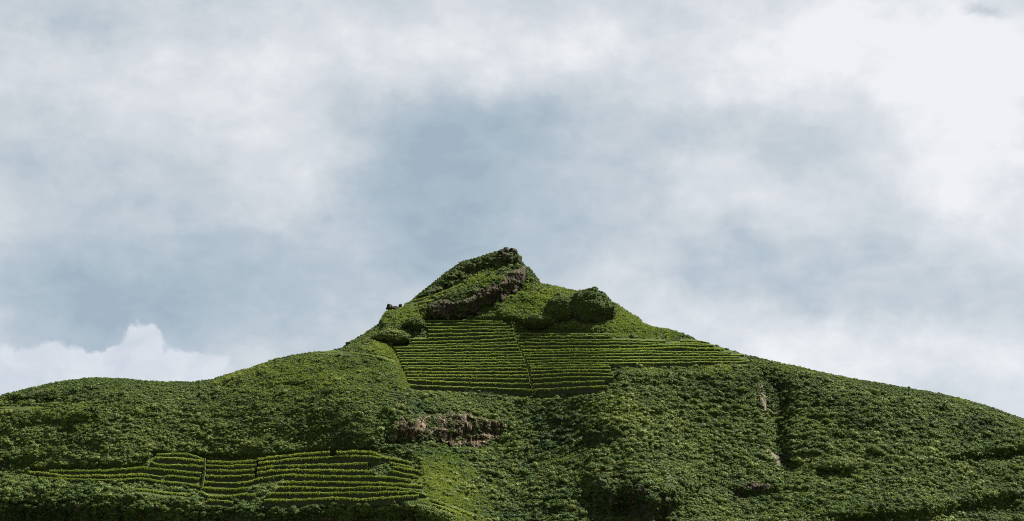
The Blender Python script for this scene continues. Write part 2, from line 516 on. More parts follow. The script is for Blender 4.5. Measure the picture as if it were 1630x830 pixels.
# back of the hill, falling away from the crest
NB = 22
back = []
top = P[0]
for k in range(NB, 0, -1):
    s = (k / NB) ** 1.5
    q = top.copy()
    q[:, 1] += 260 * s
    q[:, 2] = top[:, 2] * (1 - s) - 3 * s - 4.0 * np.sin(np.pi * min(1, k / NB)) + 1.2 * fbm(q[:, 0] / 14, q[:, 1] / 14, 0, 31, 3)
    back.append(q)
ALL = np.concatenate([np.array(back), P], 0)
hill_me = mesh_np('hill', ALL, grid_faces(ALL.shape[0], ALL.shape[1])[:, ::-1], M['hill'])
hill = tag(link('hill', hill_me), 'steep green hill with a rocky summit and stepped terraces', kind='structure')

# valley floor out to the horizon
ang = np.linspace(0, 2 * np.pi, 97)[:-1]
rad = [0.0, 60, 200, 600, 1500, 4000, 9000]
gv = np.array([[r * np.cos(a), r * np.sin(a), 0.0] for r in rad[1:] for a in ang])
ground = tag(link('ground', mesh_np('ground', gv, grid_faces(len(rad) - 1, 96, True), M['ground'])), 'grassy valley floor before the hill', kind='structure')
ig = tuple(range(96))
capm = bpy.data.meshes.new('ground_centre')
import bmesh
bmg = bmesh.new(); bmg.from_mesh(ground.data); bmg.verts.ensure_lookup_table()
bmg.faces.new([bmg.verts[i] for i in ig]); bmg.to_mesh(ground.data); bmg.free()

# ------------------------------------------------------------------ rocks, cliffs, knolls
ROCK_POLYS = []
CLIFF_POLYS = []


COVER = []      # plants on rock: (pos, normal, radius)


def make_cliff(name, label, top, bot, mat, rib=1.6, lift=1.2, res=1.8, seed=0, cat='cliff', fine=0.5, cover=0.5, crad=(.4, .9), thr=0.0):
    xs = np.arange(max(top[0][0], bot[0][0]), min(top[-1][0], bot[-1][0]) + 0.1, res)
    yt, yb = interp(top, xs), interp(bot, xs)
    ja = np.minimum(6.0, 0.28 * (yb - yt)) * np.minimum(sstep(0, .1, np.linspace(0, 1, len(xs))), sstep(1, .9, np.linspace(0, 1, len(xs))))
    yt = yt + 1.5 * ja * fbm(xs / 9, 0, 0, seed + 50, 3); yb = yb + 1.5 * ja * fbm(xs / 9, 5, 0, seed + 60, 3)
    nr = max(6, int((yb - yt).max() / res))
    s = np.linspace(0, 1, nr)[:, None]
    px = np.repeat(xs[None], nr, 0)
    py = yt + (yb - yt) * s
    u = np.linspace(0, 1, len(xs))[None]
    edge = np.minimum(np.minimum(sstep(0, .14, s), sstep(1, .85, s)), np.minimum(sstep(0, .05, u), sstep(1, .95, u)))
    Y = depth(px, py)
    p0 = at(px, py, Y)
    X, Z = p0[..., 0], p0[..., 2]
    r1 = 1 - np.abs(vnoise(X / 3.6 + 1.1 * fbm(X / 6, Z / 3.5, 0, seed + 3, 2), Z / 11, 0.5, seed)) * 3.0
    r2 = 1 - np.abs(vnoise(X / 1.3 + 0.6 * vnoise(X / 2, Z / 1.5, 3, seed + 4), Z / 5, 4.5, seed + 1)) * 2.4
    dsp = rib * (0.42 * r1 + 0.30 * r2) + 1.6 * fine * fbm(X / 1.8, Y / 1.8, Z / 1.3, seed + 7, 4, 0.6)
    ledge = 0.8 * vnoise(X / 8, Z / 1.7, 2.2, seed + 11)
    p = at(px, py, Y)
    p[..., 1] -= edge * (lift + dsp + ledge) - (1 - edge) * 2.2
    V = p.reshape(-1, 3)
    o = link(name, mesh_np(name, V - V.mean(0), grid_faces(nr, len(xs)), mat, smooth=False), None, V.mean(0))
    tag(o, label, cat)
    area = float((yb - yt).mean() * (xs[-1] - xs[0])) * 0.07 * 1.5
    rr = np.random.default_rng(seed + 77)
    for _ in range(int(area * 3 * cover)):
        i, j = rr.integers(0, nr), rr.integers(0, len(xs))
        v = p[i, j]
        e = min(s[i, 0], 1 - s[i, 0], 2 * u[0, j], 2 - 2 * u[0, j])
        if s[i, 0] < 0.10 + 0.75 * max(0, vnoise(v[0] / 5.0, 3.3, 0, seed + 95)) and cover > 0.5:
            COVER.append((v + np.array([0, 0.2, -0.1]), np.array([0, -.75, .66]), rr.uniform(*crad))); continue
        if vnoise(v[0] / 3.5, v[1] / 3.5, v[2] / 2.5, seed + 90) + (0.9 if e < 0.14 else 0) < thr: continue
        COVER.append((v + np.array([0, 0.2, -0.1]), np.array([0, -.75, .66]), rr.uniform(*crad)))
    ROCK_POLYS.append([(a, b) for a, b in zip(xs[::4], yt[::4])] + [(a, b) for a, b in zip(xs[::-4], yb[::-4])])
    CLIFF_POLYS.append(ROCK_POLYS[-1])
    return o


make_cliff('rock_cliff', 'dark brown ribbed cliff face just below the summit, above the upper terraces',
           [(678, 482), (695, 474), (720, 476), (745, 470), (770, 456), (790, 449), (802, 438), (826, 420), (840, 424)],
           [(678, 508), (700, 509), (732, 508), (756, 503), (766, 497), (800, 479), (822, 468), (840, 448)], M['rock_brown'], 2.6, 0.1, 1.3, 100, cover=.6, crad=(.35, .7), thr=.45)
make_cliff('rock_crag', 'dark mossy crag along the skyline left of the summit stones',
           [(660, 473), (690, 453), (715, 434), (735, 420), (760, 415), (790, 406), (822, 405)],
           [(660, 476), (690, 468), (712, 455), (745, 439), (790, 424), (822, 419)], M['rock_dark'], 1.6, 0.5, 1.4, 140, 'crag', cover=1.3, crad=(.35, .8), thr=-.1)
make_cliff('rock_cliff', 'pale tan ribbed cliff in the scrub below the upper terraces',
           [(616, 682), (640, 664), (660, 664), (682, 656), (712, 652), (740, 657), (762, 663), (790, 660), (814, 662)],
           [(618, 703), (650, 702), (672, 706), (700, 708), (730, 715), (760, 718), (790, 708), (814, 692)], M['rock_tan'], 2.6, 0.4, 1.2, 180, cover=.8, crad=(.35, .8), thr=.32)
make_cliff('rock_cliff', 'dark overgrown cliff with a brown bare patch at the bottom edge, right of centre',
           [(940, 768), (955, 752), (985, 755), (1010, 768), (1040, 778), (1066, 762), (1092, 775)],
           [(940, 840), (985, 850), (1040, 850), (1092, 835)], M['rock_dark'], 2.6, 0.3, 2.0, 220, cover=.75, crad=(.45, 1.1), thr=.0)
make_cliff('rock_outcrop', 'bare dark brown rock patch in the middle of the overgrown lower cliff',
           [(992, 776), (1004, 768), (1020, 772), (1034, 784)], [(992, 792), (1004, 803), (1020, 806), (1034, 800)], M['rock_brown'], 1.6, 1.5, 1.5, 240, 'rock outcrop', cover=.5, thr=.4)
make_cliff('earth_scar', 'pale brown earth scar slanting down beside the overgrown lower cliff',
           [(1058, 748), (1064, 746), (1072, 756), (1086, 780), (1090, 790)], [(1058, 756), (1064, 768), (1072, 782), (1086, 795), (1090, 796)], M['soil'], 0.9, 0.2, 1.4, 260, 'bare earth', cover=1.2, thr=.1)
make_cliff('earth_scar', 'pale pinkish landslip scar at the head of the dark gully on the right slope',
           [(1204, 606), (1210, 602), (1216, 606), (1222, 626)], [(1204, 618), (1210, 650), (1216, 660), (1222, 662)], M['soil'], 0.9, 0.2, 1.4, 300, 'bare earth', cover=1.4, thr=0.05)
make_cliff('earth_scar', 'small pale earth slip in the gully, below the pinkish landslip scar',
           [(1224, 712), (1230, 706), (1238, 716), (1244, 730)], [(1224, 722), (1230, 738), (1238, 742), (1244, 740)], M['soil'], 0.7, 0.2, 1.4, 320, 'bare earth', cover=1.2, thr=.05)
make_cliff('earth_bank', 'dark brown hollow bank at the foot of the gully',
           [(1160, 772), (1180, 766), (1210, 766), (1232, 770)], [(1160, 786), (1180, 798), (1210, 794), (1232, 782)], M['rock_brown'], 1.4, -.3, 1.8, 340, 'bank', cover=1.2, thr=0.05)
make_cliff('rock_cliff', 'dark overgrown cliff under the lower terraces along the bottom edge',
           [(-60, 795), (60, 800), (130, 796), (240, 800), (330, 812), (420, 812), (530, 806), (640, 800), (690, 806), (735, 826)],
           [(-60, 850), (120, 856), (400, 860), (640, 856), (735, 850)], M['rock_dark'], 2.8, 0.0, 2.4, 380, cover=1.5, crad=(.5, 1.3), thr=-.15)
make_cliff('rock_outcrop', 'small dark rock outcrop at the left edge, above the lower terraces',
           [(-30, 733), (6, 728), (20, 736)], [(-30, 747), (6, 748), (20, 744)], M['rock_brown'], 1.2, 0.8, 1.6, 420, 'rock outcrop')
make_cliff('rock_outcrop', 'dark broken outcrop near the skyline at the far left',
           [(14, 626), (40, 624), (66, 620), (96, 622)], [(14, 634), (40, 642), (66, 640), (96, 632)], M['rock_dark'], 1.4, 0.7, 1.6, 440, 'rock outcrop', cover=1.6, thr=-.1)
make_cliff('rock_outcrop', 'dark outcrop halfway up the slope, above the right-hand overgrown cliff',
           [(930, 690), (950, 684), (966, 690)], [(930, 704), (950, 712), (966, 712)], M['rock_dark'], 1.0, 0.5, 1.6, 460, 'rock outcrop', cover=1.6, thr=-.1)
make_cliff('rock_outcrop', 'tiny pale rock showing through the scrub right of centre',
           [(978, 694), (986, 692), (996, 697)], [(978, 698), (986, 702), (996, 701)], M['soil'], 0.6, 0.9, 1.3, 470, 'rock outcrop')
make_cliff('rock_outcrop', 'pinkish pale rock patch at the left tip of the tan ribbed cliff',
           [(617, 694), (624, 690), (632, 693)], [(617, 700), (624, 703), (632, 700)], M['soil'], 0.6, 1.4, 1.2, 480, 'rock outcrop')



def make_knoll(name, label, px, py, hw, hh, dep, seed, squash=0.75, mat='knoll', cat='knoll', back=0.35, cover=1.0, cr=(.5, 1.0)):
    Y = float(depth(px, py + hh * 0.5)) + dep * back
    m = Y / F * 1.02
    c = at(px, py, Y)
    nu, nv = 56, 34
    th = np.linspace(0, 2 * np.pi, nu, endpoint=False)[None]
    ph = np.linspace(0.02, np.pi - 0.02, nv)[:, None]
    n = np.stack([np.sin(ph) * np.cos(th), np.sin(ph) * np.sin(th), np.cos(ph) + 0 * th], -1)
    n = np.sign(n) * np.abs(n) ** squash
    X = n * np.array([hw * m, dep, hh * m])
    r = 1 + 0.22 * fbm(X[..., 0] / 5 + seed, X[..., 1] / 5, X[..., 2] / 5, seed, 4) + 0.11 * fbm(X[..., 0] / 2.0 + seed, X[..., 1] / 2.0, X[..., 2] / 2.0, seed + 5, 3)
    X = X * r[..., None]
    low = np.clip(-X[..., 2] / (hh * m), 0, 1)
    X[..., 1] += low * dep * 0.25
    V = X.reshape(-1, 3)
    o = link(name, mesh_np(name, V, grid_faces(nv, nu, True)[:, ::-1], M[mat]), None, c)
    tag(o, label, cat)
    # scrub on its cap
    nrm = n / np.linalg.norm(n, axis=-1, keepdims=True)
    cand = [(V[i] + c, nrm.reshape(-1, 3)[i]) for i in range(len(V))]
    area = 4 * hw * m * (dep + hh * m)
    k = int(area * 1.3 * cover)
    for _ in range(k * 3):
        i = rng.integers(0, len(cand))
        p, q = cand[i]
        if q[2] < -0.25 or q[1] > 0.6: continue
        if q[2] < 0.15 and rng.random() < 0.25 and q[0] < 0.6: continue
        if rng.random() > 0.45 + 0.6 * math.sqrt(max(0.02, 1 - q[2] ** 2)): continue
        COVER.append((p - q * 0.2, q, rng.uniform(*cr)))
    ROCK_POLYS.append([(px + hw * 0.85 * math.cos(a), py - hh * 0.1 + hh * 0.8 * math.sin(a)) for a in np.linspace(0, 2 * np.pi, 20)[:-1]])
    return o


make_knoll('rocky_knoll', 'largest of the three rounded dark knolls, on the skyline right of the summit', 940, 494, 37, 35, 8.5, 3, 1.0, cr=(.35, .8))
make_knoll('rocky_knoll', 'middle-sized rounded knoll just left of and below the skyline knoll', 899, 498, 33, 24, 6.5, 17, 1.0, back=0.2, cr=(.35, .8))
make_knoll('rocky_knoll', 'smallest and lowest of the three rounded knolls, above the upper terraces', 860, 513, 25, 14, 5, 29, 0.95, back=0.25, cr=(.35, .8))
make_knoll('shrubby_mound', 'overgrown mound at the top left corner of the upper terraces', 622, 540, 30, 13, 5, 41, 1.05, 'knoll', 'mound', 0.45, 1.6, (.5, 1.2))
make_knoll('shrubby_mound', 'small dark mound left of the foot of the summit cliff', 659, 518, 16, 11, 4, 53, 1.1, 'knoll', 'mound', 0.4, 1.6, (.4, 1.1))
make_knoll('shrubby_mound', 'dark scrub-covered bulge on the lower right slope', 1332, 746, 38, 14, 5, 61, 1.2, 'knoll', 'mound', 0.6, 2.0, (.6, 1.5))


def make_boulder(label, px, py, hw, hh, seed, mat='stone_dark', dY=0.0, group=None):
    Y = float(depth(px, py)) - 0.5 + dY
    m = Y / F
    bm = bmesh.new(); bmesh.ops.create_icosphere(bm, subdivisions=3, radius=1.0)
    V = np.array([v.co[:] for v in bm.verts])
    V = np.sign(V) * np.abs(V) ** 0.55
    r = 1 + 0.42 * fbm(V[:, 0] * 1.3 + seed, V[:, 1] * 1.3, V[:, 2] * 1.3, seed, 3)
    V = V * r[:, None] * np.array([hw * m, hw * m * 0.9, hh * m])
    for v, q in zip(bm.verts, V): v.co = q
    me = bpy.data.meshes.new('boulder'); bm.to_mesh(me); bm.free(); me.materials.append(M[mat])
    o = link('boulder', me, None, at(px, py, Y))
    o.rotation_euler = (0, random.uniform(-.35, .35), random.uniform(0, 3))
    return tag(o, label, 'boulder', group)


G1 = 'stones standing on the summit'
make_boulder('left block of the stones crowning the summit', 798, 402, 5, 5, 1, group=G1)
make_boulder('tallest middle block of the stones crowning the summit', 806, 400, 4, 7, 2, group=G1)
make_boulder('broad right-hand block of the stones crowning the summit', 817, 402, 6.5, 6.5, 3, group=G1)
make_boulder('low rounded block wedged under the summit stones', 808, 409, 9, 6, 4, 'rock_dark', -1.0, group=G1)
make_boulder('mossy shoulder block on the right edge of the summit', 825, 416, 6, 8, 8, 'rock_dark', -.5, group=G1)
G2 = 'boulders on the left ridge below the summit'
make_boulder('leftmost upright boulder jutting from the ridge left of the summit', 620, 489.5, 4.4, 4.8, 5, group=G2)
make_boulder('low boulder between the two jutting ridge boulders', 628, 491, 4.5, 3.6, 6, group=G2)
make_boulder('right-hand upright boulder on the ridge left of the summit', 637, 488.5, 3.2, 4.4, 7, group=G2)
make_boulder('dark boulder on the ridge edge beneath the jutting boulders', 608, 512, 4, 4, 9, 'rock_dark', group=G2)
make_boulder('small boulder at the foot of the left ridge', 555, 549, 4.5, 4, 10, 'rock_dark', group=G2)

sink = np.zeros(PX.shape)
for po in CLIFF_POLYS:
    xs_ = [a for a, _ in po]; ys_ = [b for _, b in po]
    sel = (PX > min(xs_) - 2) & (PX < max(xs_) + 2) & (PY > min(ys_) - 2) & (PY < max(ys_) + 2)
    sink[sel] = np.maximum(sink[sel], sstep(0.5, -5, poly_dist(PX[sel], PY[sel], po)))
P[..., 1] += 4.0 * sink
ALL = np.concatenate([np.array(back), P], 0)
hill.data.vertices.foreach_set('co', ALL.astype(np.float32).ravel())
hill.data.update()

# ------------------------------------------------------------------ terraces
def ordinal(i):
    o = ['first', 'second', 'third', 'fourth', 'fifth', 'sixth', 'seventh', 'eighth', 'ninth', 'tenth', 'eleventh', 'twelfth', 'thirteenth', 'fourteenth',
         'fifteenth', 'sixteenth', 'seventeenth', 'eighteenth', 'nineteenth', 'twentieth', 'twenty-first', 'twenty-second', 'twenty-third']
    return o[i]


TERRACE_MAP = np.zeros((1000, 2000), bool)      # frame cells taken up by terraces (x offset 150)


def blades(base, outward, n, hmin, hmax, wd, lean, sd, tang):
    """n grass blades rooted at random along a strip (base: k x 3)"""
    r = np.random.default_rng(sd)
    seg = np.linalg.norm(np.diff(base, axis=0), axis=1)
    cs = np.concatenate([[0], np.cumsum(seg)])
    # clumps: denser tussocks along the edge
    s = r.uniform(0, cs[-1], n)
    s = np.clip(s + 0.35 * np.sin(s * 2.1 + sd) + 0.2 * np.sin(s * 5.3), 0, cs[-1])
    p = np.stack([np.interp(s, cs, base[:, k]) for k in range(3)], -1)
    clump = 0.75 + 0.45 * fbm(s / 2.2, sd * 1.0, 0, 77, 3) + 0.25 * vnoise(s / 0.7, sd, 0, 5)
    keep = fbm(s / 5.0, sd * 3.1, 0, 88, 3) + r.normal(0, .12, n) > -0.30      # bare stretches
    p, s = p[keep], s[keep]; clump = clump[keep]; n = len(p)
    off = r.normal(0.1, 0.30, n)
    p[:, 1] -= off
    p[:, 2] -= np.maximum(off, 0) * 1.1
    h = r.uniform(hmin, hmax, n) * clump
    a = r.uniform(0, 2 * np.pi, n)
    ln = r.uniform(0, lean, n) * h
    tip = p + np.stack([0.55 * ln * np.cos(a), -0.55 * ln + 0.5 * ln * np.sin(a), h * 0.9 - 0.25 * ln], -1)
    wv = np.stack([np.cos(a + 1.3), np.sin(a + 1.3) * 0.5, 0 * a], -1) * (wd * r.uniform(.6, 1.3, n))[:, None]
    mid = p * 0.45 + tip * 0.55 + np.array([0, 0, 0.06])
    V = np.stack([p - wv * .7, p + wv * .7, mid + wv, tip + wv * 0.2, mid - wv], 1).reshape(-1, 3)
    i = np.arange(n)[:, None] * 5
    Fq = np.concatenate([i + np.array([[0, 1, 2, 4]]), i + np.array([[4, 2, 3, 3]])], 0)
    return V, i


def blade_mesh(name, base, n, hmin, hmax, wd, lean, sd, mat):
    V, i = blades(base, None, n, hmin, hmax, wd, lean, sd, None)
    Ft = np.concatenate([i + np.array([[0, 1, 2]]), i + np.array([[0, 2, 4]]), i + np.array([[4, 2, 3]])], 0)
    return mesh_np(name, V, Ft, mat, smooth=False)


def make_terrace(label, pts, hpx, group, seed, grass=1.0, run=3.6, lush=0.5, name='terrace', lift=0.8, tall=1.0):
    """lip line in frame coordinates, wall height hpx below it"""
    xs = np.arange(pts[0][0], pts[-1][0] + 0.01, 2.0)
    if len(xs) < 4: xs = np.linspace(pts[0][0], pts[-1][0], 4)
    ys = interp(pts, xs)
    if len(ys) > 6:
        ys = np.convolve(np.pad(ys, 2, mode='edge'), [.15, .2, .3, .2, .15], 'valid')
    wv = 0.9 * fbm(xs / 14, seed * 1.7, 0, 400, 3) + 0.35 * vnoise(xs / 3.5, seed, 0, 410)
    ys = ys + wv
    Y = depth(xs, ys) - lift + 0.35 * fbm(xs / 9, seed * 2.3, 1, 420, 3)
    k = np.hanning(9); k /= k.sum()
    if len(Y) > 12: Y = np.convolve(np.pad(Y, 4, mode='edge'), k, 'valid')
    lip = at(xs, ys, Y)
    org = lip[len(lip) // 2].copy()
    root = bpy.data.objects.new(name, None); C.objects.link(root)
    root.location = org
    root.empty_display_size = 1.0
    tag(root, label, 'terrace', group)
    n = len(xs)
    hm = hpx * Y / F * 1.03 + 0.5
    # retaining wall: battered, uneven, closed against the slope behind
    nv = 7
    s = np.linspace(0, 1, nv)[:, None]
    Wl = np.repeat(lip[None], nv, 0)
    Wl[..., 2] -= s * hm + 0.10
    Wl[..., 1] -= s * hm * 0.10 - 0.25
    Wl[..., 1] += 0.30 * fbm(Wl[..., 0] / 1.6, Wl[..., 2] / 1.2, seed, 430, 3) + 0.25 * vnoise(Wl[..., 0] / 5, Wl[..., 2] / 3, seed, 433)
    cap = Wl[0].copy(); cap[:, 1] += 1.0
    bot = Wl[-1].copy(); bot[:, 1] += 1.0
    G = np.concatenate([cap[None], Wl, bot[None]], 0)
    link('retaining_wall', mesh_np('retaining_wall', G - org, grid_faces(nv + 2, n), M['wall'], smooth=False), root)
    # turf tread with a rolled edge that overhangs the wall
    prof = [(0.02, -0.62), (-0.26, -0.50), (-0.42, -0.22), (-0.22, 0.06), (0.3, 0.14), (run * .5, 0.16), (run, 0.34), (run, -0.5)]
    T = []
    for j, (dy, dz) in enumerate(prof):
        q = lip.copy(); q[:, 1] += dy + 0.05; q[:, 2] += dz
        if j < 5: q[:, 2] += 0.20 * fbm(q[:, 0] / 1.1, seed, j * .6, 440, 3); q[:, 1] += 0.12 * fbm(q[:, 0] / 1.3, seed, j * .6, 445, 3)
        T.append(q)
    link('turf_tread', mesh_np('turf_tread', np.array(T) - org, grid_faces(len(prof), n)[:, ::-1], M['tread']), root)
    L = float(np.linalg.norm(np.diff(lip, axis=0), axis=1).sum())
    be = lip.copy(); be[:, 2] -= 0.05; be[:, 1] += 0.0
    g = link('grass_edge', blade_mesh('grass_edge', be - org, int(L * 46 * grass), 0.32 * tall, 0.8 * tall, 0.09, 1.0, seed + 900, M['grass']), root)
    g['tint'] = lush
    tag(g, kind='stuff')
    # weeds rooted in the wall face
    nw = int(L * hm.mean() * 3.0)
    if nw > 8:
        r = np.random.default_rng(seed + 5)
        ii = r.integers(0, n, nw); jj = r.integers(1, nv, nw)
        keep = fbm(G[jj, ii, 0] / 3.0, G[jj, ii, 2] / 2.0, seed, 470, 3) > -0.05
        p = G[jj, ii][keep] - org
        m_ = len(p)
        a = r.uniform(0, 2 * np.pi, m_); h = r.uniform(.2, .5, m_)
        up = np.stack([0.5 * np.cos(a), -0.7 * np.ones(m_), 0.6 * np.sin(a) + .3], -1) * h[:, None]
        sd = np.stack([np.cos(a + 1.5), -.2 * np.ones(m_), np.sin(a + 1.5)], -1) * 0.13
        V = np.stack([p - sd, p + sd, p + up + sd * .5, p + up - sd], 1).reshape(-1, 3)
        wd = link('wall_weeds', mesh_np('wall_weeds', V, np.arange(len(V)).reshape(-1, 4), M['weed'], False), root)
        wd['tint'] = lush * 0.75 if tall < 1 else 0.12
        tag(wd, kind='stuff')
    for x_, y_ in zip(xs, ys):
        TERRACE_MAP[int(y_ - 2.5):int(y_ + hpx + 1), int(x_) + 148:int(x_) + 152] = True
    return root


# upper field, left of the stairway (lip lines: y at the left end, middle, right end)
def stair_x(py):
    return float(np.interp(py, [508, 530, 550, 566, 584, 596, 610, 622, 630], [817, 820, 827, 834, 841, 844.5, 846, 850.5, 851]))


UL = [(678, 510.5, 510, 511, 800), (678, 515, 514.5, 514.5, 806), (678, 520, 520, 519.5, 812), (682, 524.5, 524.2, 523.8, 818), (681, 531.5, 530, 528.6, 0), (651, 540, 535.5, 533, 0),
      (651, 544.8, 542, 538, 0), (649, 549.8, 547.2, 544, 0), (628, 553.2, 550.6, 548.5, 0), (630, 557.4, 554.8, 554, 0), (632, 561.6, 560.7, 559.6, 0), (633, 565, 564.6, 563.5, 0),
      (635, 569.2, 569.2, 567.8, 0), (637, 572.6, 572.9, 572.2, 0), (639, 576.8, 577.6, 576.2, 0), (640, 582.5, 581.8, 581, 0), (643, 586, 586, 586, 0), (646, 591, 592, 591, 0),
      (648, 596, 597, 596.5, 0), (648, 600.4, 602, 603, 0), (649, 604, 608.8, 610.5, 0), (653, 612.6, 616.4, 620.2, 0)]
for i, (x0, y0, ym, y1, xe) in enumerate(UL):
    x1 = xe if xe else stair_x(y1) - 1.2
    xm = 0.45 * x0 + 0.55 * x1
    nxt = UL[i + 1] if i + 1 < len(UL) else None
    h = (nxt[2] - ym) if nxt else 8.5
    make_terrace('narrow grassy stone terrace left of the stairway, %s from the top of the upper field' % ordinal(i),
                 [(x0, y0), (x0 * .75 + x1 * .25, y0 * .5 + ym * .5 + (0.4 if i > 18 else 0)), (xm, ym), (x1, y1)], h, 'upper terraces left of the stairway', 1000 + i, lush=0.22 + 0.022 * i, tall=.66, grass=.85)
UR = [[(819, 530.5), (856, 531), (935, 531.5), (976, 532)], [(821, 535), (900, 535.5), (976, 534.8)], [(823, 540), (900, 540.5), (1019, 541), (1060, 543)],
      [(827, 545), (900, 545), (1019, 544.5), (1066, 547)], [(831, 551), (910, 550.5), (1019, 549.5), (1076, 548), (1135, 548.5)], [(832, 557), (910, 556), (1000, 555.5), (1080, 552.6), (1158, 555)],
      [(834, 561.6), (910, 559.6), (1019, 558.8), (1180, 560)], [(836, 565), (910, 564), (1019, 562.8), (1188, 563.6)], [(839, 570), (910, 568.8), (1019, 567.8), (1190, 566.8)],
      [(841, 574.2), (910, 573), (1019, 572.8), (1202, 570.8)], [(843, 578.5), (910, 576.8), (1019, 577.6), (1110, 576), (1196, 574.6)],
      [(845, 582.7), (910, 580.6), (970, 581)], [(846, 586), (910, 584.4), (972, 583.6)], [(847, 591), (910, 588.6), (974, 588)], [(848, 597), (910, 593.6), (976, 594.4)],
      [(850, 603), (910, 599.5), (976, 600.4)], [(851, 611.4), (910, 608), (964, 606.2)], [(853, 620), (910, 616.4), (967, 614)]]
for i, pts in enumerate(UR):
    pts = [(pts[0][0] - 2.0, pts[0][1])] + pts[1:]
    if 4 <= i <= 10: pts = pts[:-1] + [(pts[-1][0] - 9 - 7 * math.sin(i * 2.4), pts[-1][1] + 0.5)]
    h = (interp(UR[i + 1], 905) - interp(pts, 905)) if i + 1 < len(UR) else 8.5
    if i == 10: h = 5.5
    wide = ' reaching the right skyline' if 4 <= i <= 10 else ''
    make_terrace('grassy stone terrace right of the stairway%s, %s from the top' % (wide, ordinal(i)), pts, h, 'upper terraces right of the stairway', 1100 + i,
                 lush=0.75 if i == 5 else 0.22 + 0.024 * i, grass=1.3 if i == 5 else .85, tall=1.0 if i == 5 else .66)
for lab, pts in (('short upper step of terrace on the right skyline', [(1083, 542.5), (1112, 542.5), (1130, 546)]),
                 ('second short step of terrace near the right skyline', [(1068, 547), (1100, 545.6), (1136, 549.5)])):
    make_terrace(lab, pts, 3.5, 'upper terraces right of the stairway', 1130 + len(lab), lush=.5, run=1.2)

GL = 'lower terraces at the left'
LOW = [
    ('top-left short terrace beside the left stone steps', [(249, 722.6), (295, 721.6), (312, 726), (325, 731)], 7),
    ('second short terrace from the top beside the left stone steps', [(246, 728.5), (290, 729), (324, 733.5)], 9),
    ('third short terrace from the top beside the left stone steps', [(239, 735), (252, 739), (324, 742)], 10),
    ('long fourth terrace reaching far left under the scrub', [(79, 749), (157, 749), (224, 744), (275, 749), (322, 753)], 9),
    ('bright-edged fifth terrace at the far left', [(45, 751.5), (69, 751.5), (95, 757), (177, 757), (226, 754), (258, 759)], 7),
    ('small broken terrace piece left of the stone steps', [(265, 757), (295, 759), (320, 762)], 9),
    ('lowest long bright-edged terrace at the far left', [(61, 760), (118, 763), (177, 764), (226, 761), (256, 766), (295, 770), (320, 774.6)], 6),
    ('overgrown short terrace below the far-left terraces', [(216, 778.5), (265, 784), (305, 787)], 7),
    ('top terrace of the sagging middle bay', [(330, 734), (365, 735.7), (409, 733)], 6),
    ('second terrace of the sagging middle bay', [(327, 740.7), (365, 741.5), (409, 739)], 8),
    ('third terrace of the sagging middle bay', [(327, 748), (365, 750), (406, 747)], 8.5),
    ('fourth terrace of the sagging middle bay', [(326, 757), (365, 758), (407, 755.6)], 10),
    ('fifth terrace of the sagging middle bay, curving up at its right end', [(324, 766.5), (365, 769), (396, 767), (410, 762), (418, 760)], 10),
    ('sixth terrace of the sagging middle bay', [(321, 776), (365, 779), (394, 776.7)], 10),
    ('seventh terrace of the sagging middle bay, dipping at its left end', [(319, 781), (330, 789), (365, 790), (385, 786), (407, 787)], 9),
    ('lowest terrace of the sagging middle bay', [(330, 795.5), (373, 798.6)], 10),
    ('uppermost terrace of the lower right bay, left stretch', [(411, 730), (467, 723.5), (526, 719)], 7),
    ('uppermost terrace of the lower right bay, right stretch', [(536, 719.6), (563, 718), (592, 718.5), (606, 726)], 7),
    ('second terrace of the lower right bay above the dark wall', [(411, 737), (467, 730.5), (529, 727), (547, 725), (591, 726), (607, 728)], 13),
    ('ragged third terrace of the lower right bay', [(409, 744.6), (443, 741), (490, 740), (529, 739), (585, 737)], 10),
    ('fourth terrace of the lower right bay', [(409, 752.5), (432, 748.5), (474, 747), (529, 748.5), (594, 750)], 10),
    ('fifth terrace of the lower right bay', [(420, 760), (451, 755.6), (529, 758), (617, 759), (655, 764)], 9.5),
    ('sixth terrace of the lower right bay', [(456, 767), (529, 767), (578, 768), (633, 770), (675, 773)], 8.5),
    ('seventh terrace of the lower right bay', [(443, 775), (529, 776.7), (610, 775), (672, 780)], 8.5),
    ('eighth terrace of the lower right bay', [(423, 788), (435, 785), (529, 784.6), (594, 784), (657, 782), (680, 788)], 9),
    ('lowest terrace of the lower right bay above the dark cliff', [(420, 796), (482, 795), (529, 792.4), (578, 795), (610, 792), (666, 789)], 10),
    ('upper sunlit step around the right corner of the lower field', [(608, 727), (638, 732), (656, 738)], 8),
    ('second sunlit step around the right corner of the lower field', [(622, 736), (660, 744.6)], 7),
    ('third sunlit step around the right corner of the lower field', [(625, 742), (669, 750)], 7),
    ('fourth sunlit step around the right corner of the lower field', [(620, 748.6), (666, 759)], 7),
    ('long bright step running down right of the dark cliff', [(683, 794), (719, 806.5), (752, 820)], 5),
    ('lower bright step running down right of the dark cliff', [(690, 802), (735, 819)], 5),
]
for i, (lab, pts, h) in enumerate(LOW):
    make_terrace(lab + ' of the lower field' if 'lower' not in lab and len(lab.split()) < 13 else lab, pts, h, GL, 1200 + i, grass=1.5, lush=0.9, run=4.2, tall=1.1)
GE = 'single ledges on the open slopes'
make_terrace('long thin ledge line across the left shoulder under the skyline', [(505, 560), (560, 562), (600, 567), (628, 577)], 3.5, GE, 1300, lush=.5, run=1.2)
make_terrace('grassy ledge below the far-left rocky outcrop', [(-20, 650), (30, 649), (70, 650)], 4, GE, 1303, lush=.5, run=1.2)
make_terrace('upper grassy ledge on the flank left of the summit cliff', [(655, 480), (676, 474), (700, 467), (735, 452)], 3, GE, 1304, lush=.5, run=1.2)
